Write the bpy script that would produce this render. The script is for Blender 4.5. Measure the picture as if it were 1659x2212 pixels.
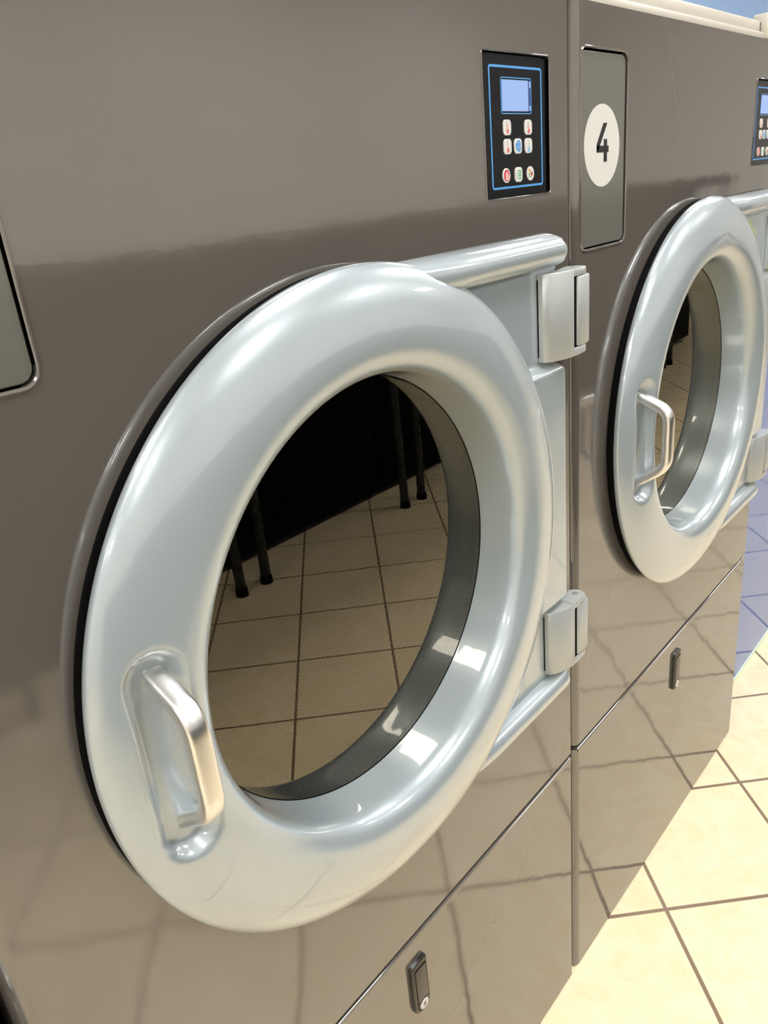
import bpy, bmesh, math, random
from math import sin, cos, pi, sqrt, radians
from mathutils import Vector, Matrix

S = bpy.context.scene
for o in list(bpy.data.objects):
    bpy.data.objects.remove(o)
COL = S.collection

# ------------------------------------------------------------------ camera
cam_data = bpy.data.cameras.new('camera')
cam = bpy.data.objects.new('camera', cam_data)
COL.objects.link(cam)
cam.location = (-0.07414186, -0.46412579, 1.3040704)
cam.rotation_euler = (1.18102229, 0.09547405, -0.86081123)
cam_data.sensor_fit = 'HORIZONTAL'
cam_data.sensor_width = 36.0
cam_data.lens = 1672.7557 / 1659.0 * 36.0
cam_data.clip_start = 0.01
S.camera = cam

# ------------------------------------------------------------------ world, view
S.view_settings.view_transform = 'Standard'
S.view_settings.look = 'None'
S.view_settings.gamma = 1.0
S.view_settings.use_curve_mapping = False
S.view_settings.exposure = 0.0
world = bpy.data.worlds.new('room_world')
S.world = world
world.use_nodes = True
world.node_tree.nodes['Background'].inputs[0].default_value = (0.8, 0.9, 1.0, 1)
world.node_tree.nodes['Background'].inputs[1].default_value = 0.3
LAMP_STRENGTH = 29.5          # ceiling light diffusers
LAMP_COLOR = (1.0, 0.975, 0.94, 1)
CEIL_Z = 2.75
ROOM = (-4.5, 8.0, -3.6, 0.95)   # x0, x1, y0 (front), y1 (back)

# ------------------------------------------------------------------ materials
def nodes_of(name):
    m = bpy.data.materials.new(name)
    m.use_nodes = True
    nt = m.node_tree
    return m, nt, nt.nodes['Principled BSDF']

def mat(name, col, rough=0.5, metal=0.0, coat=0.0, ior=1.5, bump=None, emis=None, estr=0.0, coat_rough=0.03, var=None, coat_ior=1.5):
    m, nt, b = nodes_of(name)
    b.inputs['Base Color'].default_value = (*col, 1)
    b.inputs['Roughness'].default_value = rough
    b.inputs['Metallic'].default_value = metal
    b.inputs['Coat Weight'].default_value = coat
    b.inputs['Coat Roughness'].default_value = coat_rough
    b.inputs['IOR'].default_value = ior
    b.inputs['Coat IOR'].default_value = coat_ior
    if emis:
        b.inputs['Emission Color'].default_value = (*emis, 1)
        b.inputs['Emission Strength'].default_value = estr
    tc = nt.nodes.new('ShaderNodeTexCoord')
    if var:                                    # (scale, amount) gentle colour mottling
        n = nt.nodes.new('ShaderNodeTexNoise'); n.inputs['Scale'].default_value = var[0]
        n.inputs['Detail'].default_value = 4
        nt.links.new(tc.outputs['Object'], n.inputs['Vector'])
        r = nt.nodes.new('ShaderNodeMapRange')
        r.inputs['To Min'].default_value = 1 - var[1]; r.inputs['To Max'].default_value = 1 + var[1]
        nt.links.new(n.outputs['Fac'], r.inputs['Value'])
        mx = nt.nodes.new('ShaderNodeVectorMath'); mx.operation = 'SCALE'
        mx.inputs[0].default_value = col
        nt.links.new(r.outputs[0], mx.inputs['Scale'])
        nt.links.new(mx.outputs[0], b.inputs['Base Color'])
    prev = None
    for (sc, dist, st) in (bump or []):
        n = nt.nodes.new('ShaderNodeTexNoise'); n.inputs['Scale'].default_value = sc
        n.inputs['Detail'].default_value = 2
        nt.links.new(tc.outputs['Object'], n.inputs['Vector'])
        bp = nt.nodes.new('ShaderNodeBump')
        bp.inputs['Distance'].default_value = dist; bp.inputs['Strength'].default_value = st
        nt.links.new(n.outputs['Fac'], bp.inputs['Height'])
        if prev: nt.links.new(prev.outputs['Normal'], bp.inputs['Normal'])
        prev = bp
    if prev:
        nt.links.new(prev.outputs['Normal'], b.inputs['Normal'])
        if coat: nt.links.new(prev.outputs['Normal'], b.inputs['Coat Normal'])
    return m

M = {}
M['paint'] = mat('taupe_gloss_paint', (0.112, 0.101, 0.088), 0.065, 0.0, 0.0, 2.15,
                 bump=[(7.0, 0.0022, 0.35), (190, 0.00022, 0.13)])
M['plate'] = mat('grey_plate_paint', (0.135, 0.135, 0.12), 0.16, 0, 0, 1.85, bump=[(500, 0.0001, 0.12)])
M['pearl'] = mat('pearl_silver_gloss', (0.405, 0.47, 0.505), 0.29, 0.30, 1.0, 1.5, coat_rough=0.025, coat_ior=1.75,
                 bump=[(14, 0.0006, 0.2)])
M['hinge'] = mat('satin_silver_hinge', (0.46, 0.49, 0.49), 0.38, 0.35, 0.0, 1.5, bump=[(900, 0.0001, 0.15)])
M['steel'] = mat('brushed_steel', (0.84, 0.83, 0.82), 0.33, 1.0, 0, 1.5, bump=[(260, 0.0002, 0.12)])
M['black'] = mat('black_plastic', (0.012, 0.011, 0.010), 0.25)
M['dark_plastic'] = mat('dark_grey_plastic', (0.045, 0.04, 0.034), 0.3)
M['rubber'] = mat('black_rubber_and_shade', (0.0025, 0.0025, 0.0025), 0.75, ior=1.2)  # rubber parts, also the strips that put shade into hinge slots
M['panel_black'] = mat('control_black_film', (0.003, 0.0035, 0.005), 0.2, ior=1.33, bump=[(700, 0.0001, 0.2)])
M['blue_line'] = mat('blue_print', (0.07, 0.30, 0.68), 0.3)
M['white'] = mat('white_print', (0.64, 0.635, 0.61), 0.35)
M['lcd'] = mat('lit_display', (0.01, 0.015, 0.03), 0.25, emis=(0.34, 0.49, 0.85), estr=1.0)
M['lcd_dark'] = mat('display_edge', (0.02, 0.03, 0.08), 0.2, emis=(0.05, 0.09, 0.30), estr=0.6)
M['red'] = mat('red_print', (0.55, 0.03, 0.06), 0.4)
M['pink'] = mat('pink_print', (0.80, 0.45, 0.45), 0.4)
M['grey'] = mat('grey_print', (0.35, 0.35, 0.35), 0.4)
M['lightblue'] = mat('light_blue_print', (0.22, 0.50, 0.80), 0.4)
M['green'] = mat('green_print', (0.03, 0.38, 0.18), 0.4)
M['yellow'] = mat('yellow_print', (0.85, 0.62, 0.12), 0.4)
M['ink'] = mat('black_print', (0.005, 0.005, 0.006), 0.4)
M['lime_stroke'] = mat('yellow_green_stroke', (0.55, 0.66, 0.20), 0.4)
M['cream'] = mat('cream_plastic', (0.60, 0.565, 0.49), 0.35, var=(3, 0.04))
M['sky_wall'] = mat('pale_blue_wall_paint', (0.36, 0.54, 0.81), 0.5, var=(2.0, 0.03))
M['wall'] = mat('warm_white_wall_paint', (0.80, 0.78, 0.74), 0.6, var=(1.5, 0.03))
M['ceil'] = mat('white_ceiling_tile', (0.78, 0.80, 0.82), 0.8, var=(5, 0.03))
M['blue_glass'] = mat('blue_back_painted_glass', (0.035, 0.15, 0.52), 0.05, 0, 0, 1.7, bump=[(4, 0.001, 0.15)])
M['glass_edge'] = mat('pale_green_glass_edge', (0.70, 0.86, 0.72), 0.2)
M['top_and_shade'] = mat('black_top_and_shade', (0.0025, 0.0025, 0.0025), 0.6, ior=1.2, bump=[(40, 0.001, 0.3)])  # counter tops, and the box that paints the shade below them
M['black_metal'] = mat('black_powder_coat', (0.02, 0.02, 0.018), 0.35)
M['lamp'] = mat('ceiling_light_diffuser', (0.9, 0.9, 0.9), 0.5, emis=LAMP_COLOR[:3], estr=LAMP_STRENGTH)

def perforated_steel():
    m, nt, b = nodes_of('perforated_drum_steel')
    b.inputs['Metallic'].default_value = 0.8
    b.inputs['Roughness'].default_value = 0.3
    uv = nt.nodes.new('ShaderNodeUVMap')
    sep = nt.nodes.new('ShaderNodeSeparateXYZ'); nt.links.new(uv.outputs[0], sep.inputs[0])
    def math_(op, a, c=None):
        n = nt.nodes.new('ShaderNodeMath'); n.operation = op
        for i, v in enumerate((a, c)):
            if v is None: continue
            if isinstance(v, (int, float)): n.inputs[i].default_value = v
            else: nt.links.new(v, n.inputs[i])
        return n.outputs[0]
    # staggered dots, 9 mm pitch (uv in metres)
    p = 0.0075
    u = math_('DIVIDE', sep.outputs[0], p); v = math_('DIVIDE', sep.outputs[1], p * 0.866)
    row = math_('FLOOR', v); odd = math_('MODULO', row, 2.0)
    u2 = math_('ADD', u, math_('MULTIPLY', odd, 0.5))
    fu = math_('SUBTRACT', math_('FRACT', u2), 0.5); fv = math_('MULTIPLY', math_('SUBTRACT', math_('FRACT', v), 0.5), 0.866)
    d = math_('SQRT', math_('ADD', math_('MULTIPLY', fu, fu), math_('MULTIPLY', fv, fv)))
    hole = math_('LESS_THAN', d, 0.27)
    mx = nt.nodes.new('ShaderNodeMix'); mx.data_type = 'RGBA'
    nt.links.new(hole, mx.inputs['Factor'])
    mx.inputs['A'].default_value = (0.27, 0.28, 0.25, 1); mx.inputs['B'].default_value = (0.01, 0.01, 0.01, 1)
    nt.links.new(mx.outputs['Result'], b.inputs['Base Color'])
    return m
M['drum'] = perforated_steel()

def tinted_glass():
    m, nt, b = nodes_of('dark_tinted_glass')
    nt.nodes.remove(b)
    out = nt.nodes['Material Output']
    fr = nt.nodes.new('ShaderNodeFresnel'); fr.inputs['IOR'].default_value = 2.1
    tr = nt.nodes.new('ShaderNodeBsdfTransparent'); tr.inputs['Color'].default_value = (0.14, 0.19, 0.155, 1)
    gl = nt.nodes.new('ShaderNodeBsdfGlossy'); gl.inputs['Roughness'].default_value = 0.012
    gl.inputs['Color'].default_value = (0.90, 0.84, 0.70, 1)
    mx = nt.nodes.new('ShaderNodeMixShader')
    nt.links.new(fr.outputs[0], mx.inputs[0]); nt.links.new(tr.outputs[0], mx.inputs[1]); nt.links.new(gl.outputs[0], mx.inputs[2])
    nt.links.new(mx.outputs[0], out.inputs[0])
    return m
M['glass'] = tinted_glass()

def floor_tiles():
    m, nt, b = nodes_of('cream_floor_tiles')
    tc = nt.nodes.new('ShaderNodeTexCoord')
    sep = nt.nodes.new('ShaderNodeSeparateXYZ'); nt.links.new(tc.outputs['Object'], sep.inputs[0])
    def math_(op, a, c=None):
        n = nt.nodes.new('ShaderNodeMath'); n.operation = op
        for i, v in enumerate((a, c)):
            if v is None: continue
            if isinstance(v, (int, float)): n.inputs[i].default_value = v
            else: nt.links.new(v, n.inputs[i])
        return n.outputs[0]
    s = 0.2934; r2 = sqrt(0.5)
    u0 = (1.011 - 0.077) * r2; v0 = (1.011 + 0.077) * r2
    X, Y = sep.outputs[0], sep.outputs[1]
    u = math_('DIVIDE', math_('SUBTRACT', math_('MULTIPLY', math_('ADD', X, Y), r2), u0), s)
    v = math_('DIVIDE', math_('SUBTRACT', math_('MULTIPLY', math_('SUBTRACT', X, Y), r2), v0), s)
    g = 0.0125
    def near(t):
        f = math_('ABSOLUTE', math_('SUBTRACT', math_('FRACT', math_('ADD', t, 0.5)), 0.5))
        return f
    dm = math_('MINIMUM', near(u), near(v))
    nz = nt.nodes.new('ShaderNodeTexNoise'); nz.inputs['Scale'].default_value = 60
    nt.links.new(tc.outputs['Object'], nz.inputs['Vector'])
    dmn = math_('ADD', dm, math_('MULTIPLY', math_('SUBTRACT', nz.outputs['Fac'], 0.5), 0.002))
    rg = nt.nodes.new('ShaderNodeMapRange'); rg.inputs['From Min'].default_value = g * 0.75; rg.inputs['From Max'].default_value = g * 1.15
    nt.links.new(dmn, rg.inputs['Value'])
    # mottled travertine look
    cmb = nt.nodes.new('ShaderNodeCombineXYZ')
    nt.links.new(math_('FLOOR', u), cmb.inputs[0]); nt.links.new(math_('FLOOR', v), cmb.inputs[1])
    wn = nt.nodes.new('ShaderNodeTexWhiteNoise'); nt.links.new(cmb.outputs[0], wn.inputs['Vector'])
    off = nt.nodes.new('ShaderNodeVectorMath'); off.operation = 'SCALE'; off.inputs['Scale'].default_value = 7.0
    nt.links.new(wn.outputs['Color'], off.inputs[0])
    ad = nt.nodes.new('ShaderNodeVectorMath'); nt.links.new(tc.outputs['Object'], ad.inputs[0]); nt.links.new(off.outputs[0], ad.inputs[1])
    n1 = nt.nodes.new('ShaderNodeTexNoise'); n1.inputs['Scale'].default_value = 14; n1.inputs['Detail'].default_value = 7
    n1.inputs['Roughness'].default_value = 0.62; n1.inputs['Distortion'].default_value = 1.2
    nt.links.new(ad.outputs[0], n1.inputs['Vector'])
    cr = nt.nodes.new('ShaderNodeValToRGB')
    cr.color_ramp.elements[0].position = 0.33; cr.color_ramp.elements[0].color = (0.89, 0.72, 0.46, 1)
    cr.color_ramp.elements[1].position = 0.62; cr.color_ramp.elements[1].color = (0.97, 0.82, 0.57, 1)
    nt.links.new(n1.outputs['Fac'], cr.inputs[0])
    mx = nt.nodes.new('ShaderNodeMix'); mx.data_type = 'RGBA'
    nt.links.new(rg.outputs[0], mx.inputs['Factor'])
    mx.inputs['A'].default_value = (0.24, 0.165, 0.105, 1)
    nt.links.new(cr.outputs[0], mx.inputs['B'])
    nt.links.new(mx.outputs['Result'], b.inputs['Base Color'])
    b.inputs['Roughness'].default_value = 0.35
    bp = nt.nodes.new('ShaderNodeBump'); bp.inputs['Distance'].default_value = 0.002; bp.inputs['Strength'].default_value = 0.6
    nt.links.new(rg.outputs[0], bp.inputs['Height']); nt.links.new(bp.outputs[0], b.inputs['Normal'])
    return m
M['floor'] = floor_tiles()

# ------------------------------------------------------------------ mesh helpers
def link(name, bm, mats, parent=None, smooth=True, angle=35, loc=None, recalc=True, weighted=False):
    if recalc:
        bmesh.ops.recalc_face_normals(bm, faces=bm.faces)
    me = bpy.data.meshes.new(name)
    bm.to_mesh(me); bm.free()
    if not isinstance(mats, (list, tuple)): mats = [mats]
    for m in mats: me.materials.append(m)
    if smooth:
        me.polygons.foreach_set('use_smooth', [True] * len(me.polygons))
        me.set_sharp_from_angle(angle=radians(angle))
    o = bpy.data.objects.new(name, me)
    COL.objects.link(o)
    if parent: o.parent = parent
    if loc: o.location = loc
    if weighted: weigh(o)
    return o

def weigh(o):
    m = o.modifiers.new('face_weighted', 'WEIGHTED_NORMAL'); m.keep_sharp = True; m.weight = 100

def box(bm, lo, hi, mi=0, bevel=0.0, seg=2):
    r = bmesh.ops.create_cube(bm, size=1)
    vs = r['verts']
    for v in vs:
        v.co = Vector([(lo[i] + hi[i]) / 2 + v.co[i] * (hi[i] - lo[i]) for i in range(3)])
    fs = set(f for v in vs for f in v.link_faces)
    if bevel > 0:
        es = list(set(e for v in vs for e in v.link_edges))
        rr = bmesh.ops.bevel(bm, geom=es, offset=bevel, segments=seg, profile=0.5, affect='EDGES')
        fs = set(rr['faces']) | set(f for f in fs if f.is_valid)
        fs = set(f for f in fs if f.is_valid)
        for v in rr['verts']:
            for f in v.link_faces: fs.add(f)
    for f in fs: f.material_index = mi

def prism(bm, pts, y0, y1, mi=0, bevel=0.0):
    """pts: outline in (x,z); front face at y0 (towards viewer), back at y1; bevel rounds the front rim"""
    n = len(pts)
    cx = sum(p[0] for p in pts) / n; cz = sum(p[1] for p in pts) / n
    loops = [(y1, 0.0), (y0 + bevel, 0.0)]
    if bevel > 0:
        for a in (30, 60, 90):
            loops.append((y0 + bevel * (1 - sin(radians(a))), bevel * (1 - cos(radians(a)))))
    else:
        loops.append((y0, 0.0)); loops.pop(1)
    # inward offset by vertex normals
    nr = []
    for i in range(n):
        a = Vector(pts[i - 1]); b = Vector(pts[i]); c = Vector(pts[(i + 1) % n])
        d1 = (b - a).normalized(); d2 = (c - b).normalized()
        n1 = Vector((-d1.y, d1.x)); n2 = Vector((-d2.y, d2.x))
        m = (n1 + n2)
        m = m / max(m.length_squared / 2, 0.3)
        nr.append(m)
    area = sum(pts[i - 1][0] * pts[i][1] - pts[i][0] * pts[i - 1][1] for i in range(n))
    sg = 1 if area > 0 else -1
    rows = []
    for (y, off) in loops:
        rows.append([bm.verts.new((p[0] + nr[i].x * off * sg, y, p[1] + nr[i].y * off * sg)) for i, p in enumerate(pts)])
    for a, b in zip(rows, rows[1:]):
        for i in range(n):
            f = bm.faces.new((a[i - 1], a[i], b[i], b[i - 1])); f.material_index = mi
    for r in (rows[0], rows[-1]):
        f = bm.faces.new(r); f.material_index = mi

def rrect(x0, x1, z0, z1, r, seg=6):
    out = []
    for (cx, cz, a0) in ((x1 - r, z1 - r, 0), (x0 + r, z1 - r, 90), (x0 + r, z0 + r, 180), (x1 - r, z0 + r, 270)):
        for k in range(seg + 1):
            a = radians(a0 + 90 * k / seg)
            out.append((cx + r * cos(a), cz + r * sin(a)))
    return out

def ellipse(cx, cz, rx, rz, n=32):
    return [(cx + rx * cos(2 * pi * k / n), cz + rz * sin(2 * pi * k / n)) for k in range(n)]

def bead(bm, pts, y, w, h, mi=0):
    """raised rounded bead following closed outline pts, outside it by w, height h towards viewer"""
    n = len(pts)
    area = sum(pts[i - 1][0] * pts[i][1] - pts[i][0] * pts[i - 1][1] for i in range(n))
    sg = -1 if area > 0 else 1
    prof = [(0.0, 0.004), (0.0, -0.3 * h), (0.25 * w, -0.9 * h), (0.55 * w, -h), (w, 0.0005)]
    rows = []
    for (off, dy) in prof:
        row = []
        for i in range(n):
            a = Vector(pts[i - 1]); b = Vector(pts[i]); c = Vector(pts[(i + 1) % n])
            d1 = (b - a).normalized(); d2 = (c - b).normalized()
            m = Vector((-d1.y, d1.x)) + Vector((-d2.y, d2.x)); m = m / max(m.length_squared / 2, 0.3)
            row.append(bm.verts.new((b.x + m.x * off * sg, y + dy, b.y + m.y * off * sg)))
        rows.append(row)
    for a, b in zip(rows, rows[1:]):
        for i in range(n):
            f = bm.faces.new((a[i - 1], a[i], b[i], b[i - 1])); f.material_index = mi

def outline_strip(bm, outer, inner, y0, y1, mi=0):
    """flat printed frame between two outlines of equal count"""
    n = len(outer)
    vo = [bm.verts.new((p[0], y0, p[1])) for p in outer]; vi = [bm.verts.new((p[0], y0, p[1])) for p in inner]
    wo = [bm.verts.new((p[0], y1, p[1])) for p in outer]; wi = [bm.verts.new((p[0], y1, p[1])) for p in inner]
    for i in range(n):
        for q in ((vo[i - 1], vo[i], vi[i], vi[i - 1]), (wo[i - 1], wo[i], vo[i], vo[i - 1]), (wi[i - 1], wi[i], vi[i], vi[i - 1])):
            f = bm.faces.new(q); f.material_index = mi

def sweep(bm, path, rx, rn, width_axis=Vector((1, 0, 0)), n=16, mi=0, cap=True):
    """superelliptic section swept along path; rx half width along width_axis, rn half thickness"""
    rings = []
    for i, p in enumerate(path):
        t = (Vector(path[min(i + 1, len(path) - 1)]) - Vector(path[max(i - 1, 0)])).normalized()
        w = (width_axis - t * width_axis.dot(t)).normalized()
        b = t.cross(w)
        ring = []
        for k in range(n):
            a = 2 * pi * k / n
            ca, sa = cos(a), sin(a)
            e = 0.62
            ring.append(bm.verts.new(Vector(p) + w * rx * math.copysign(abs(ca) ** e, ca) + b * rn * math.copysign(abs(sa) ** e, sa)))
        rings.append(ring)
    for a, b in zip(rings, rings[1:]):
        for k in range(n):
            f = bm.faces.new((a[k - 1], a[k], b[k], b[k - 1])); f.material_index = mi
    if cap:
        for r in (rings[0], rings[-1]):
            f = bm.faces.new(r); f.material_index = mi

def revolve(bm, prof, cx, cz, n=160, mi=0, disp=None, close=False, rad=None):
    rings = []
    for (r, y) in prof:
        ring = []
        for k in range(n):
            a = 2 * pi * k / n
            r_ = r + (rad(a, r, y) if rad else 0)
            x = cx + r_ * cos(a); z = cz + r_ * sin(a)
            yy = y + (disp(x, z, r, y) if disp else 0)
            ring.append(bm.verts.new((x, yy, z)))
        rings.append(ring)
    prs = list(zip(rings, rings[1:]))
    if close: prs.append((rings[-1], rings[0]))
    for a, b in prs:
        for k in range(n):
            f = bm.faces.new((a[k - 1], a[k], b[k], b[k - 1])); f.material_index = mi
    return rings

def tube(bm, p0, p1, r0, r1=None, n=20, mi=0):
    p0 = Vector(p0); p1 = Vector(p1); r1 = r0 if r1 is None else r1
    t = (p1 - p0).normalized()
    w = Vector((1, 0, 0)) if abs(t.x) < 0.9 else Vector((0, 1, 0))
    w = (w - t * w.dot(t)).normalized(); b = t.cross(w)
    A = [bm.verts.new(p0 + (w * cos(2 * pi * k / n) + b * sin(2 * pi * k / n)) * r0) for k in range(n)]
    B = [bm.verts.new(p1 + (w * cos(2 * pi * k / n) + b * sin(2 * pi * k / n)) * r1) for k in range(n)]
    for k in range(n):
        f = bm.faces.new((A[k - 1], A[k], B[k], B[k - 1])); f.material_index = mi
    for r in (A, B):
        f = bm.faces.new(r); f.material_index = mi

def tag(o, label=None, cat=None, group=None, kind=None):
    if label: o['label'] = label
    if cat: o['category'] = cat
    if group: o['group'] = group
    if kind: o['kind'] = kind
    return o

def empty(name, loc):
    o = bpy.data.objects.new(name, None); COL.objects.link(o); o.location = loc
    o.empty_display_size = 0.1
    return o

def boolean(target, cutters):
    """subtract cutter objects from target mesh and drop the cutters"""
    for c in cutters:
        m = target.modifiers.new('cut', 'BOOLEAN'); m.operation = 'DIFFERENCE'; m.solver = 'EXACT'; m.object = c
    bpy.context.view_layer.update()
    dg = bpy.context.evaluated_depsgraph_get()
    me = bpy.data.meshes.new_from_object(target.evaluated_get(dg))
    target.modifiers.clear()
    old = target.data; target.data = me
    me.polygons.foreach_set('use_smooth', [True] * len(me.polygons))
    me.set_sharp_from_angle(angle=radians(35))
    bpy.data.meshes.remove(old)
    for c in cutters: bpy.data.objects.remove(c)

def copy_tree(o, parent=None):
    c = o.copy(); COL.objects.link(c)
    if parent: c.parent = parent
    for ch in list(o.children): copy_tree(ch, c)
    return c

# ------------------------------------------------------------------ room shell
def struct(name, lo, hi, m):
    bm = bmesh.new(); box(bm, lo, hi)
    return tag(link(name, bm, m, smooth=False), kind='structure')
X0, X1, Y0, Y1 = ROOM
struct('floor', (X0 - .1, Y0 - .1, -0.1), (X1 + .1, Y1 + .1, 0.0), M['floor'])
struct('ceiling', (X0 - .1, Y0 - .1, CEIL_Z), (X1 + .1, Y1 + .1, CEIL_Z + 0.1), M['ceil'])
struct('wall_back', (X0 - .1, Y1, 0), (X1 + .1, Y1 + .1, CEIL_Z), M['sky_wall'])
struct('wall_front', (X0 - .1, Y0 - .1, 0), (X1 + .1, Y0, CEIL_Z), M['wall'])
struct('wall_left', (X0 - .1, Y0, 0), (X0, Y1, CEIL_Z), M['wall'])
struct('wall_right', (X1, Y0, 0), (X1 + .1, Y1, CEIL_Z), M['wall'])

# ------------------------------------------------------------------ tumble dryer
CX, CZ = 0.403, 0.945          # door axis
TOP = 1.477; SEAM = 0.485; XL, XR = 0.0012, 0.789

def build_dryer():
    root = empty('tumble_dryer', (0, 0, 0))
    # carcass: sides, back, top with open front
    bm = bmesh.new()
    box(bm, (XL + .002, 0.030, 0.0), (XL + .014, 0.72, TOP))
    box(bm, (XR - .014, 0.030, 0.0), (XR - .002, 0.72, TOP))
    box(bm, (XL + .014, 0.70, 0.0), (XR - .014, 0.72, TOP))
    box(bm, (XL + .014, 0.030, TOP - .012), (XR - .014, 0.70, TOP))
    box(bm, (XL + .014, 0.030, 0.0), (XR - .014, 0.70, 0.012))
    link('cabinet', bm, M['paint'], root)

    def pan(z0, z1, name, recess_top=False):
        """front sheet, rolled back at both vertical edges"""
        bm = bmesh.new()
        plan = []
        R = 0.013
        for k in range(9):
            a = radians(180 - 90 * k / 8); plan.append((XL + R + R * cos(a), R - R * sin(a)))
        r2 = 0.004
        for k in range(7):
            a = radians(90 - 90 * k / 6); plan.append((XR - r2 + r2 * cos(a), r2 - r2 * sin(a)))
        plan = [(XL, 0.034)] + plan + [(XR, 0.034), (XR - .006, 0.034), (XR - .006, 0.010), (XL + .010, 0.016), (XL + .006, 0.034)]
        lo = [bm.verts.new((x, y, z0)) for x, y in plan]; hi = [bm.verts.new((x, y, z1)) for x, y in plan]
        n = len(plan)
        for i in range(n): bm.faces.new((lo[i - 1], lo[i], hi[i], hi[i - 1]))
        bm.faces.new(lo); bm.faces.new(hi)
        return link(name, bm, M['paint'], root, weighted=(name != 'front_panel'))
    up = pan(SEAM + .004, TOP, 'front_panel')
    cuts = []
    bm = bmesh.new(); tube(bm, (CX, -0.05, CZ), (CX, 0.08, CZ), 0.245, n=128); cuts.append(link('cut', bm, M['paint']))
    bm = bmesh.new(); prism(bm, rrect(0.0172, 0.1345, 1.2190, 1.4320, 0.011), -0.03, 0.05); cuts.append(link('cut', bm, M['paint']))
    bm = bmesh.new(); prism(bm, rrect(0.6222, 0.7455, 1.2885, 1.4190, 0.002, 3), -0.03, 0.05); cuts.append(link('cut', bm, M['paint']))
    boolean(up, cuts)
    weigh(up)
    up['label'] = 'taupe gloss front panel around the round door'
    bm = bmesh.new()
    bead(bm, rrect(0.0172, 0.1345, 1.2190, 1.4320, 0.011), 0.0, 0.0032, 0.0016)
    link('cutout_lip', bm, M['paint'], up)
    bm = bmesh.new()
    bead(bm, rrect(0.6222, 0.7455, 1.2885, 1.4190, 0.002, 3), 0.0, 0.0018, 0.0010)
    link('cutout_lip', bm, M['paint'], up)

    low = pan(0.004, SEAM - .005, 'lower_panel')
    bm = bmesh.new()       # rolled top lip of the lower panel and dark return strip in the seam
    sweep(bm, [(XL + .008, 0.0042, SEAM - .0072), (XR - .003, 0.0042, SEAM - .0072)], 0.0040, 0.0050, Vector((0, 0, 1)), 12)
    link('top_lip', bm, M['paint'], low)
    bm = bmesh.new(); box(bm, (XL + .010, 0.012, SEAM - .02), (XR - .006, 0.028, SEAM + .02))
    link('seam_strip', bm, M['black'], root)
    bm = bmesh.new(); box(bm, (XL + .01, 0.02, 0.0), (XR - .006, 0.03, 0.02))
    link('kick_strip', bm, M['black'], root)

    # number plate
    bm = bmesh.new(); prism(bm, rrect(0.0185, 0.1332, 1.2203, 1.4300, 0.010), 0.0012, 0.012, 0, 0.0012)
    plate = link('number_plate', bm, M['plate'], root, angle=25, weighted=True)

    # control panel (thing > part > sub-parts)
    yb = 0.0035
    bm = bmesh.new(); box(bm, (0.6215, yb, 1.2880), (0.7460, 0.030, 1.4195))
    prism(bm, rrect(0.6226, 0.7452, 1.2890, 1.4165, 0.001, 2), yb - .0012, yb + .002, 0)
    r = 0.004
    def frame(x0, x1, z0, z1, w, r, mi):
        outline_strip(bm, rrect(x0, x1, z0, z1, r), rrect(x0 + w, x1 - w, z0 + w, z1 - w, max(r - w, .0005)), yb - .0015, yb - .001, mi)
    frame(0.6355, 0.7345, 1.2968, 1.4085, 0.0021, 0.0035, 1)
    frame(0.6560, 0.7138, 1.3658, 1.3985, 0.0009, 0.0028, 1)
    ctl = link('control_panel', bm, [M['panel_black'], M['blue_line']], root, smooth=False, recalc=True)
    ctl['label'] = 'black control film with blue border'
    yf = yb - .0014
    bm = bmesh.new()
    prism(bm, rrect(0.6582, 0.7070, 1.3683, 1.3962, 0.0006, 2), yf - .0004, yf + .0003, 0)
    prism(bm, rrect(0.7070, 0.7118, 1.3683, 1.3962, 0.0006, 2), yf - .0003, yf + .0003, 1)
    prism(bm, rrect(0.7093, 0.7114, 1.3688, 1.3735, 0.0005, 2), yf - .0006, yf, 0)
    prism(bm, rrect(0.7093, 0.7114, 1.3895, 1.3955, 0.0005, 2), yf - .0006, yf, 0)
    link('display', bm, [M['lcd'], M['lcd_dark']], ctl, smooth=False)
    yk = yf - .0009
    def key(cx, cz, round_=False):
        bm = bmesh.new()
        if round_: prism(bm, ellipse(cx, cz, .0070, .0070, 28), yk, yf + .0003, 0, 0.0003)
        else: prism(bm, rrect(cx - .0071, cx + .0071, cz - .0071, cz + .0071, .0042), yk, yf + .0003, 0, 0.0003)
        return bm
    def add(bm, pts, mi, lift=1): prism(bm, pts, yk - .00015 * lift, yk + .0001, mi)
    def thermo(cx, cz, fill, kind):
        bm = key(cx, cz)
        add(bm, rrect(cx - .0013, cx + .0013, cz - .0040, cz + .0062, .0012, 4), 1, 1)
        add(bm, rrect(cx - .0009, cx + .0009, cz - .0036, cz + .0058, .0008, 4), 0, 2)
        if kind == 'cold':
            add(bm, ellipse(cx, cz - .0036, .0024, .0026, 16), 3, 2)
        else:
            add(bm, ellipse(cx, cz - .0036, .0024, .0026, 16), 2, 2)
            if fill > 0: add(bm, rrect(cx - .0009, cx + .0009, cz - .0040, cz - .0010 + fill, .0006, 3), 2, 3)
            add(bm, ellipse(cx, cz - .0034, .0011, .0020, 12), 4, 4)
        o = link('key', bm, [M['white'], M['grey'], M['pink'], M['lightblue'], M['red']], ctl, smooth=False)
        o['label'] = 'white key with a blue thermometer' if kind == 'cold' else 'white key with a red thermometer'
    thermo(0.6651, 1.3536, 0.0050, 'hot'); thermo(0.7055, 1.3535, 0.0030, 'hot')
    thermo(0.6650, 1.3361, 0.0006, 'hot'); thermo(0.7053, 1.3362, 0, 'cold')
    bm = key(0.6848, 1.3362)                 # swirl key
    add(bm, ellipse(0.6848, 1.3362, .0053, .0056, 28), 1, 1)
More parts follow.
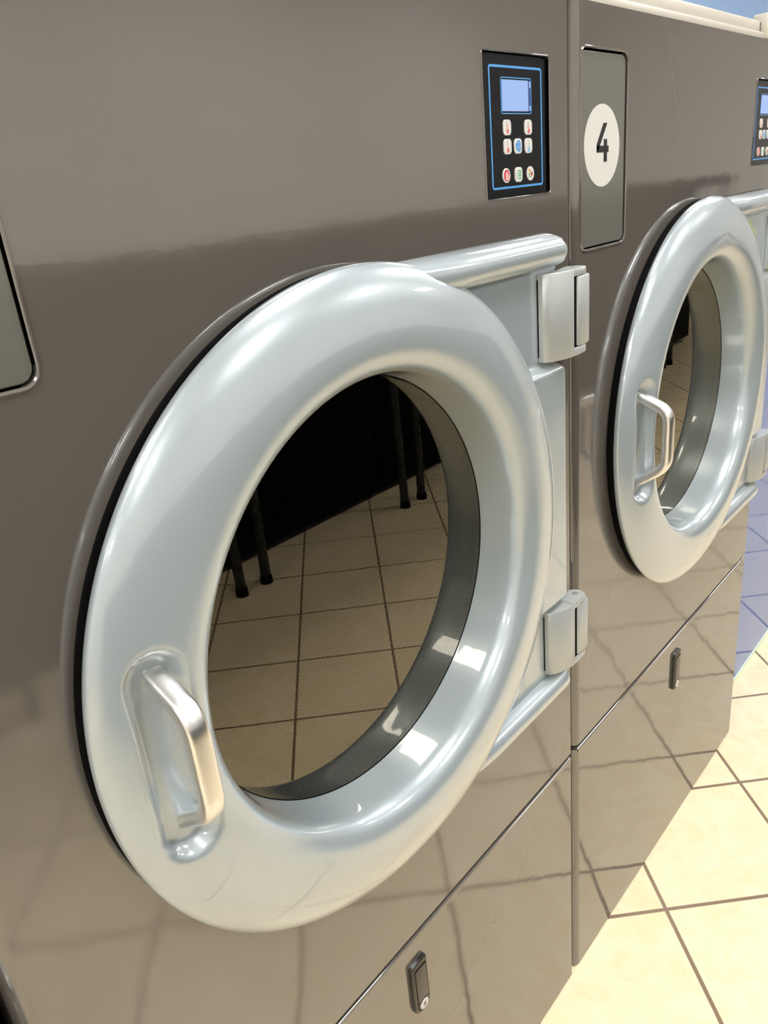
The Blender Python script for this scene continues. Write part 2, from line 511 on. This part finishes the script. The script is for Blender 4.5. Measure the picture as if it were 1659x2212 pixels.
    for k in range(3):
        a0 = 2 * pi * k / 3 + 0.4
        pts = []
        for j in range(9):
            t = j / 8; a = a0 + 1.9 * t; rr = .0004 + .0050 * t
            pts.append((0.6848 + rr * cos(a), 1.3362 + rr * sin(a)))
        for j in range(8, -1, -1):
            t = j / 8; a = a0 + 1.9 * t + 0.22; rr = .0004 + .0048 * t
            pts.append((0.6848 + rr * cos(a), 1.3362 + rr * sin(a)))
        add(bm, pts, 2, 2)
    link('key', bm, [M['white'], M['blue_line'], M['white']], ctl, smooth=False)['label'] = 'white key with a blue swirl'
    bm = key(0.6612, 1.3093, True)           # stop hand key
    oct_ = [(0.6612 + .0055 * cos(radians(22.5 + 45 * k)), 1.3093 + .0058 * sin(radians(22.5 + 45 * k))) for k in range(8)]
    add(bm, oct_, 1, 1)
    add(bm, ellipse(0.6612, 1.3078, .0024, .0032, 16), 2, 2)
    for dx, h in ((-.0018, .0034), (-.0006, .0044), (.0006, .0042), (.0018, .0032)):
        add(bm, rrect(0.6612 + dx - .0005, 0.6612 + dx + .0005, 1.3085, 1.3085 + h, .0004, 3), 2, 3)
    add(bm, [(0.6628, 1.3066), (0.6648, 1.3098), (0.6654, 1.3094), (0.6638, 1.3052)], 2, 3)
    link('key', bm, [M['white'], M['red'], M['pink']], ctl, smooth=False)['label'] = 'round white key with a red stop hand'
    bm = key(0.6845, 1.3093)                 # list key
    for k in range(4):
        z = 1.3129 - .0024 * k
        add(bm, rrect(0.6834, 0.6890, z - .0006, z + .0006, .0002, 2), 1, 1)
        add(bm, rrect(0.6803, 0.6812, z - .0006, z + .0006, .0002, 2), 2, 1)
    link('key', bm, [M['white'], M['green'], M['grey']], ctl, smooth=False)['label'] = 'white key with green list lines'
    cx, cz = 0.7079, 1.3093                  # language key
    bm = key(cx, cz, True)
    for (a, b, c, d, mi) in ((-.0045, -.0005, .0012, .0034, 1), (-.0040, -.0012, .0030, .0040, 2), (-.0044, -.0034, -.0036, .0004, 3),
                             (.0014, .0034, .0000, .0014, 4), (-.0004, .0034, -.0022, .0000, 2), (.0010, .0038, -.0030, -.0018, 1),
                             (-.0014, .0012, -.0038, -.0028, 5), (-.0012, -.0002, -.0006, .0030, 5)):
        add(bm, rrect(cx + a, cx + b, cz + c, cz + d, .0002, 2), mi, 1 + mi * .3)
    link('key', bm, [M['white'], M['yellow'], M['red'], M['green'], M['ink'], M['grey']], ctl, smooth=False)['label'] = 'round white key with coloured flags'

    # round door: pearl ring with hinge wing
    def recess(x, z, r, y):
        if y > -0.012 or r < 0.219: return 0.0
        # vertical capsule around the handle
        px, pz = x - 0.1430, z - 0.9450
        dz = max(abs(pz) - 0.064, 0.0)
        d = sqrt((px / 0.0215) ** 2 + (dz / 0.0235) ** 2)
        if d >= 1.15: return 0.0
        t = min(max((1.15 - d) / 0.48, 0), 1); t = t * t * (3 - 2 * t)
        return t * 0.0130
    key_pts = [(.296, -.0092), (.3050, -.0093), (.3078, -.0103), (.3090, -.0128), (.3086, -.0165), (.3060, -.0200), (.3010, -.0240),
               (.2930, -.0285), (.2830, -.0325), (.2710, -.0360), (.2580, -.0385), (.2460, -.0395), (.2360, -.0385), (.2280, -.0350),
               (.2222, -.0300), (.2185, -.0240), (.2163, -.0170), (.2150, -.0080), (.2135, .0080), (.2120, .0235), (.2120, .0300), (.2200, .0330), (.2300, .0300)]
    # Catmull-Rom densify
    prof = []
    for i in range(len(key_pts) - 1):
        p0 = key_pts[max(i - 1, 0)]; p1 = key_pts[i]; p2 = key_pts[i + 1]; p3 = key_pts[min(i + 2, len(key_pts) - 1)]
        m = 4
        for j in range(m):
            t = j / m
            f = lambda a, b, c, d: 0.5 * ((2 * b) + (-a + c) * t + (2 * a - 5 * b + 4 * c - d) * t * t + (-a + 3 * b - 3 * c + d) * t ** 3)
            prof.append((f(p0[0], p1[0], p2[0], p3[0]), f(p0[1], p1[1], p2[1], p3[1])))
    prof.append(key_pts[-1])
    bm = bmesh.new()
    def swell(a, r, y):
        low_ = max(0.0, -sin(a)) ** 1.6
        return (0.0075 * low_ + 0.0028 * max(0.0, -cos(a))) * min(max((r - 0.24) / 0.055, 0), 1) * min(max((-y - .006) / .012, 0), 1)
    revolve(bm, prof, CX, CZ, 384, 0, recess, rad=swell)
    # wing heightfield
    ZT, ZB, XE = 1.2480, 0.6490, 0.7420
    def sm(t): t = min(max(t, 0), 1); return t * t * (3 - 2 * t)
    def wing_h(x, z, dx):
        zm = 0.9485
        a = abs(z - zm)                       # distance from mid height
        dt = 0.2995 - a                       # distance from top/bottom edge
        pad = 0.0205
        pocket = 0.0085
        h = pad + (pocket - pad) * sm((a - 0.150) / 0.010)
        # ridge near the edge
        w = 0.0185
        if dt < 2 * w + 0.003:
            q = (dt - w) / w
            rid = 0.0265 * sqrt(max(0.0, 1 - min(abs(q), 1) ** 2.2)) if abs(q) < 1 else 0
            H = rid
            h = max(h, H) if dt > w else rid
        if dt < w: h = min(h, 0.0265)
        # round-over at the right edge
        rr = 0.012 if h < 0.022 else 0.016
        if dx < rr: h *= sqrt(max(0.0, 1 - (1 - dx / rr) ** 2))
        return max(h, 0.0) 
    NZ, NX = 240, 56
    rows = []
    for i in range(NZ + 1):
        t = i / NZ
        tt = 0.5 - 0.5 * cos(pi * t) if False else t
        # cluster rows near both ends
        z = ZB + (ZT - ZB) * (0.5 - 0.5 * math.copysign(abs(cos(pi * t)) ** 0.9, cos(pi * t)))
        dzc = abs(z - 0.945)
        x0 = CX + (sqrt(0.290 ** 2 - dzc ** 2) if dzc < 0.290 else 0.0)
        x0 = max(x0, CX + 0.02)
        a = abs(z - 0.9485); dt = 0.2995 - a
        xe = XE
        rc = 0.022                              # rounded outer corners
        if dt < rc: xe = XE - rc + sqrt(max(0, rc * rc - (rc - dt) ** 2))
        # notch at the hinge pockets
        xe -= 0.010 * sm((a - 0.146) / 0.012) * (1 - sm((a - 0.252) / 0.012))
        row = []
        for j in range(NX + 1):
            s_ = j / NX
            s_ = 1 - (1 - s_) ** 1.6
            x = x0 + (xe - x0) * s_
            h = wing_h(x, z, xe - x)
            # the ridge runs out low where it meets the ring
            if dt < 0.04: h *= 0.72 + 0.28 * sm((x - 0.47) / 0.09)
            row.append(bm.verts.new((x, -0.0045 - h * 0.98, z)))
        row.append(bm.verts.new((xe, -0.003, z)))
        row.append(bm.verts.new((xe - 0.02, -0.003, z)))
        rows.append(row)
    for a, b in zip(rows, rows[1:]):
        for j in range(len(a) - 1):
            bm.faces.new((a[j], a[j + 1], b[j + 1], b[j]))
    door = link('door', bm, M['pearl'], root, angle=60)
    door['label'] = 'pearl silver round door ring with hinge wing'

    bm = bmesh.new()
    revolve(bm, [(.250, .0060), (.3020, .0060), (.3030, .0050), (.3030, -.0088), (.3010, -.0094), (.292, -.012), (.245, -.012)], CX, CZ, 160, close=True)
    link('gasket', bm, M['rubber'], door)
    bm = bmesh.new()
    revolve(bm, [(.290, .0010), (.3070, .0010), (.3080, .0002), (.3078, -.0012), (.3070, -.0016), (.290, -.0016)], CX - .0020, CZ - .0012, 200, close=True)  # flat black ring, slightly off the door axis
    link('door_black_ring', bm, M['rubber'], root)['label'] = 'flat black ring on the front panel behind the door'
    # handle
    yv, yb2 = -0.0660, -0.0140
    zt0, zt1, zb1, zb0 = 1.0150, 0.9930, 0.9125, 0.8775
    base_x, grip_x = 0.1475, 0.1465
    raw = [Vector((base_x, yb2, zt0)), Vector((grip_x, yv, zt1)), Vector((grip_x, yv, zb1)), Vector((base_x, yb2, zb0))]
    path = [raw[0]]
    for i in (1, 2):
        a, b, c = raw[i - 1], raw[i], raw[i + 1]
        rad = 0.016
        p = b + (a - b).normalized() * rad; q = b + (c - b).normalized() * rad
        for k in range(9):
            t = k / 8; path.append((1 - t) ** 2 * p + 2 * t * (1 - t) * b + t * t * q)
    path.append(raw[3])
    bm = bmesh.new(); sweep(bm, path, 0.0090, 0.0066, Vector((1, 0, 0)), 20)
    link('handle', bm, M['steel'], door, angle=50)['label'] = 'brushed steel bar handle'
    # glass
    bm = bmesh.new()
    revolve(bm, [(0.0005, .0240), (.150, .0240), (.2118, .0240), (.2118, .0262)], CX, CZ, 128)
    link('door_glass', bm, M['glass'], door)
    bm = bmesh.new()
    revolve(bm, [(.2110, .0236), (.2123, .0236), (.2123, .0244), (.2110, .0244)], CX, CZ, 128, close=True)
    link('glass_seal', bm, M['rubber'], door)

    # loading throat and drum behind the glass
    bm = bmesh.new()
    revolve(bm, [(.245, .002), (.245, .036), (.232, .040), (.232, .034), (.236, .002)], CX, CZ, 96, close=True)
    link('loading_throat', bm, M['steel'], root)
    bm = bmesh.new()
    uvl = bm.loops.layers.uv.new('UVMap')
    DP = [(.236, .040), (.300, .052), (.300, .600), (.001, .601)]
    rings = []
    N = 128; lens = [0, .069, .575, .875]
    for (r, y) in DP:
        rings.append([bm.verts.new((CX + r * cos(2 * pi * k / N), y, CZ + r * sin(2 * pi * k / N))) for k in range(N)])
    for q, (a, b) in enumerate(zip(rings, rings[1:])):
        for k in range(N):
            k1 = (k + 1) % N
            f = bm.faces.new((a[k], a[k1], b[k1], b[k]))
            us = [k / N * 1.884, (k + 1) / N * 1.884, (k + 1) / N * 1.884, k / N * 1.884]
            vs = [lens[q], lens[q], lens[q + 1], lens[q + 1]]
            for lp, u_, v_ in zip(f.loops, us, vs): lp[uvl].uv = (u_, v_)
    drum = link('drum', bm, M['drum'], root, recalc=False)
    for ang in (-88, 32, 152):
        bm = bmesh.new()
        a = radians(ang)
        n_ = Vector((cos(a), 0, sin(a))); t_ = Vector((-sin(a), 0, cos(a)))
        c0 = Vector((CX, 0, CZ))
        sec = [(0.299, -0.022), (0.262, -0.008), (0.258, 0), (0.262, 0.008), (0.299, 0.022)]
        A = [bm.verts.new(c0 + n_ * r + t_ * w + Vector((0, .054, 0))) for r, w in sec]
        B = [bm.verts.new(c0 + n_ * r + t_ * w + Vector((0, .59, 0))) for r, w in sec]
        for i in range(4): bm.faces.new((A[i], A[i + 1], B[i + 1], B[i]))
        bm.faces.new(A); bm.faces.new(B)
        link('drum_lifter', bm, M['steel'], drum)

    # hinges
    def hinge(z0, z1):
        bm = bmesh.new()
        yF, yB = -0.0355, -0.0120
        zl, zh = z0 + 0.0090, z1 - 0.0078
        kx, ky = 0.7580, -0.0225
        leaf = [(.6920, -.0132), (.6925, -.0192), (.6990, -.0252), (.7100, -.0308), (.7225, -.0343), (.7330, -.0356), (.7343, -.0350), (.7343, -.0180), (.7280, -.0122)]
        def slab(plan, za, zb, mi=0, r=0.0012):
            loops = [(za, r), (za + r, 0), (zb - r, 0), (zb, r)]
            n = len(plan); cxm = sum(p[0] for p in plan) / n; cym = sum(p[1] for p in plan) / n
            rws = []
            for z, off in loops:
                rw = []
                for (x, y) in plan:
                    d = Vector((cxm - x, cym - y)); L = d.length
                    rw.append(bm.verts.new((x + d.x / L * off, y + d.y / L * off, z)))
                rws.append(rw)
            for a, b in zip(rws, rws[1:]):
                for i in range(n):
                    f = bm.faces.new((a[i - 1], a[i], b[i], b[i - 1])); f.material_index = mi
            for rw in (rws[0], rws[-1]): bm.faces.new(rw)
        slab(leaf, z0, z1)
        def eye(za, zb):
            plan = [(.7300, -.0352), (.7420, -.0358)]
            for k in range(15):
                a = radians(-95 + 190 * k / 14); plan.append((kx + .0012 + .0122 * cos(a), ky + .0128 * sin(a)))
            plan += [(.7300, -.0150)]
            slab(plan, za, zb)
        eye(zh, z1); eye(z0, zl)
        h = link('hinge', bm, M['hinge'], root, angle=40)
        h['label'] = 'satin silver hinge'
        bm = bmesh.new()
        plan_c = []
        cx_, cy_ = kx, ky
        prx = []
        for k in range(32):
            a = 2 * pi * k / 32
            ex = math.copysign(abs(cos(a)) ** .62, cos(a)) * .0185; ey = math.copysign(abs(sin(a)) ** .62, sin(a)) * .0138
            prx.append((cx_ + ex, cy_ + ey))
        A = None
        for z, sc in ((zl + .0010, .93), (zl + .0024, 1), (zh - .0024, 1), (zh - .0010, .93)):
            rw = [bm.verts.new((cx_ + (x - cx_) * sc, cy_ + (y - cy_) * sc, z)) for x, y in prx]
            if A:
                for i in range(32): bm.faces.new((A[i - 1], A[i], rw[i], rw[i - 1]))
            else: bm.faces.new(rw)
            A = rw
        bm.faces.new(A)
        box(bm, (.752, -.0120, zl + .004), (.774, -0.0003, zh - .004), bevel=.001)
        link('hinge_knuckle', bm, M['hinge'], h, angle=40)
        bm = bmesh.new()
        tube(bm, (kx + .001, ky, z0 + .001), (kx + .001, ky, z1 + .0004), .0044, n=20)
        link('hinge_pin', bm, M['steel'], h)
        bm = bmesh.new()                    # black strips putting shade into the slot and under the leaf
        box(bm, (.7335, -.0335, zl - .0005), (.7560, -.0180, zh + .0005))
        box(bm, (.6913, -.0140, z0 + .006), (.7240, -0.0125, z1 - .006))
        link('hinge_slot_shade', bm, M['rubber'], h)['label'] = 'added black strip for the shade in the hinge slot'
    hinge(1.1110, 1.2075)
    hinge(0.6925, 0.7860)

    # latch on the lower panel
    def shield(x0, x1, zt, zb, r, rt=.003):
        pts = []
        for k in range(4):
            a = radians(90 * k / 3); pts.append((x1 - rt + rt * cos(a), zt - rt + rt * sin(a)))
        for k in range(4):
            a = radians(90 + 90 * k / 3); pts.append((x0 + rt + rt * cos(a), zt - rt + rt * sin(a)))
        cxm = (x0 + x1) / 2; w = (x1 - x0) / 2
        for k in range(15):
            a = radians(180 + 180 * k / 14)
            pts.append((cxm + w * cos(a), zb + r + r * sin(a)))
        return pts
    bm = bmesh.new()
    prism(bm, shield(.3840, .4135, .4465, .3620, .012), -0.0052, 0.004, 0, 0.0016)
    lat = link('latch', bm, M['black'], low, angle=50)
    bm = bmesh.new()
    prism(bm, shield(.3890, .4105, .4385, .3650, .0100, .0012), -0.0054, -.003, 0)
    prism(bm, shield(.3900, .4095, .4358, .3662, .0095, .0012), -0.0058, -.003, 1, .0003)
    prism(bm, rrect(.3900, .4095, .3805, .3815, .0003, 2), -0.00595, -.003, 0)
    link('latch_paddle', bm, [M['rubber'], M['dark_plastic']], low)
    bm = bmesh.new()
    cx, cz = .3999, .3738
    prism(bm, ellipse(cx, cz, .0073, .0073, 28), -0.0068, -.003, 0, .0005)
    for (a, b, c, d) in ((-.0022, .0022, .0022, .0031), (-.0022, -.0012, .0002, .0028), (-.0020, .0016, -.0002, .0007), (.0012, .0022, -.0026, .0002), (-.0022, .0014, -.0031, -.0022)):
        prism(bm, rrect(cx + a, cx + b, cz + c, cz + d, .0002, 2), -0.00700, -.0066, 1)
    link('latch_plug', bm, [M['white'], M['ink']], low)
    return root

dryer = build_dryer()
dryer['label'] = 'nearest taupe tumble dryer with a large silver round door filling the picture'
dryer['category'] = 'tumble dryer'
dryer['group'] = 'row of taupe tumble dryers'

dryer_b = copy_tree(dryer)
dryer_b.location = (0.8, 0, 0)
dryer_b['label'] = 'farther taupe tumble dryer with the white number 4 sticker, right of the nearest one'
for ch in dryer_b.children:
    if ch.name.split('.')[0] == 'door': ch.location = (-0.0035, -0.0010, 0)
    if ch.name.split('.')[0] == 'number_plate':
        bm = bmesh.new()
        prism(bm, ellipse(.0725, 1.3320, .0458, .0450, 64), .0008, .0013, 0)
        # the numeral 4
        x = lambda v: v
        prism(bm, [(.0748, 1.3568), (.0846, 1.3568), (.0661, 1.3325), (.0661, 1.3325 - .0005), (.0580, 1.3250), (.0577, 1.3335)], .0005, .0009, 1)
        prism(bm, rrect(.0577, .0886, 1.3250, 1.3322, .0002, 1), .0005, .0009, 1)
        prism(bm, rrect(.0762, .0842, 1.3146, 1.3393, .0002, 1), .0004, .0009, 1)
        link('number_sticker', bm, [M['white'], M['ink']], ch, smooth=False)['label'] = 'round white sticker with a black numeral 4'
door_b = [ch for ch in dryer_b.children if ch.name.split('.')[0] == 'door'][0]
bm = bmesh.new()
stroke = [(.5464, 1.2076), (.5560, 1.2070), (.5660, 1.2010), (.5600, 1.1985), (.5470, 1.2050), (.5600, 1.1950), (.5740, 1.1880), (.5850, 1.1800), (.5830, 1.1880), (.5760, 1.1920)]  # thin yellow-green strokes laid along the ring face
pts = []
for (x, z) in stroke:
    rr_ = sqrt((x - CX) ** 2 + (z - CZ) ** 2)
    yy = -.0254 if rr_ < .2995 else (-.0225 - (.305 - rr_) * .55)
    pts.append((x, yy - .0022, z))
sweep(bm, pts, .0006, .0005, Vector((0, 0, 1)), 8)
link('ring_strokes', bm, M['lime_stroke'], door_b)['label'] = 'thin yellow-green strokes on the silver ring'
dryer_c = copy_tree(dryer)
dryer_c.location = (-0.8, 0, 0)
dryer_c['label'] = 'taupe tumble dryer left of the nearest one, only the dark gap beside it showing'

# ------------------------------------------------------------------ cream trunking on top of the dryers
bm = bmesh.new()
box(bm, (-0.8, 0.002, TOP), (1.452, 0.060, TOP + .0095), bevel=.0012)
box(bm, (-0.8, 0.006, TOP + .0085), (1.434, 0.056, TOP + .0255), bevel=.0015)
tr = link('cable_trunking', bm, M['cream'])
tag(tr, 'cream plastic trunking running along the top front edge of the dryers', 'cable trunking')
bm = bmesh.new()
box(bm, (1.4445, -.003, TOP), (1.512, 0.022, TOP + .0370), bevel=.003)
link('end_cap', bm, M['cream'], tr)
bm = bmesh.new(); box(bm, (1.4335, 0.008, TOP + .009), (1.4455, 0.020, TOP + .0240))
link('joint_gap', bm, M['dark_plastic'], tr)

# ------------------------------------------------------------------ blue glass panel beyond the dryers
gp = empty('glass_panel', (1.605, 0.06, 0))
bm = bmesh.new(); box(bm, (0, 0, 0.010), (5.5, 0.012, 1.47))
link('pane', bm, M['blue_glass'], gp, smooth=False)
bm = bmesh.new(); box(bm, (0, -0.003, 0.0), (5.5, 0.012, 0.010), bevel=.0015)
link('bottom_edge', bm, M['glass_edge'], gp)
tag(gp, 'tall glossy blue glass panel standing on the floor beyond the last dryer', 'glass panel')

# ------------------------------------------------------------------ black bar counters opposite (seen mirrored in the door glass)
def counter():
    root = empty('bar_counter', (0, 0, 0))
    bm = bmesh.new(); box(bm, (-.47, -.62, 1.14), (.47, .03, 1.19), bevel=.006)
    link('top', bm, M['top_and_shade'], root)
    bm = bmesh.new(); box(bm, (-.468, -.60, .03), (.468, -.20, 1.139), bevel=.004)  # added black box giving the deep shade under the counter top
    link('shade_box', bm, M['top_and_shade'], root)
    for sx in (-1, 1):
        bm = bmesh.new(); tube(bm, (sx * .414, 0, 0.0), (sx * .400, -.01, 1.14), .019, .021)
        l = link('leg', bm, M['black_metal'], root)
        bm = bmesh.new(); tube(bm, (sx * .414, 0, 0.0), (sx * .414, 0, .03), .024, .022)
        link('foot_cap', bm, M['rubber'], l)
        bm = bmesh.new(); tube(bm, (sx * .414, -.55, 0.0), (sx * .400, -.54, 1.14), .019, .021)
        link('leg', bm, M['black_metal'], root)
    return root
ct = counter()
for i, cxp in enumerate((1.9405 - 3 * .947, 1.9405 - 2 * .947, 1.9405 - .947, 1.9405, 1.9405 + .947, 1.9405 + 2 * .947, 1.9405 + 3 * .947, 1.9405 + 4 * .947)):
    c = ct if i == 0 else copy_tree(ct)
    c.location = (cxp, -1.612, 0)
    tag(c, 'black bar counter standing in the row opposite the dryers', 'counter', 'black counters opposite the dryers')

# ------------------------------------------------------------------ ceiling lights
def ceiling_light():
    root = empty('ceiling_light', (0, 0, 0))
    bm = bmesh.new()
    box(bm, (-.30, -.30, -.012), (-.27, .30, 0)); box(bm, (.27, -.30, -.012), (.30, .30, 0))
    box(bm, (-.27, -.30, -.012), (.27, -.27, 0)); box(bm, (-.27, .27, -.012), (.27, .30, 0))
    link('frame', bm, M['cream'], root, smooth=False)
    bm = bmesh.new(); box(bm, (-.27, -.27, -.008), (.27, .27, -.002))
    link('diffuser', bm, M['lamp'], root, smooth=False)
    return root
cl = ceiling_light()
first = True
for ix in range(5):
    for iy in range(2):
        c = cl if first else copy_tree(cl)
        first = False
        c.location = (-3.1 + 2.1 * ix, -0.62 - 1.6 * iy, CEIL_Z)
        tag(c, 'square white ceiling light in the rows above dryers and counters', 'ceiling light', 'square ceiling lights')
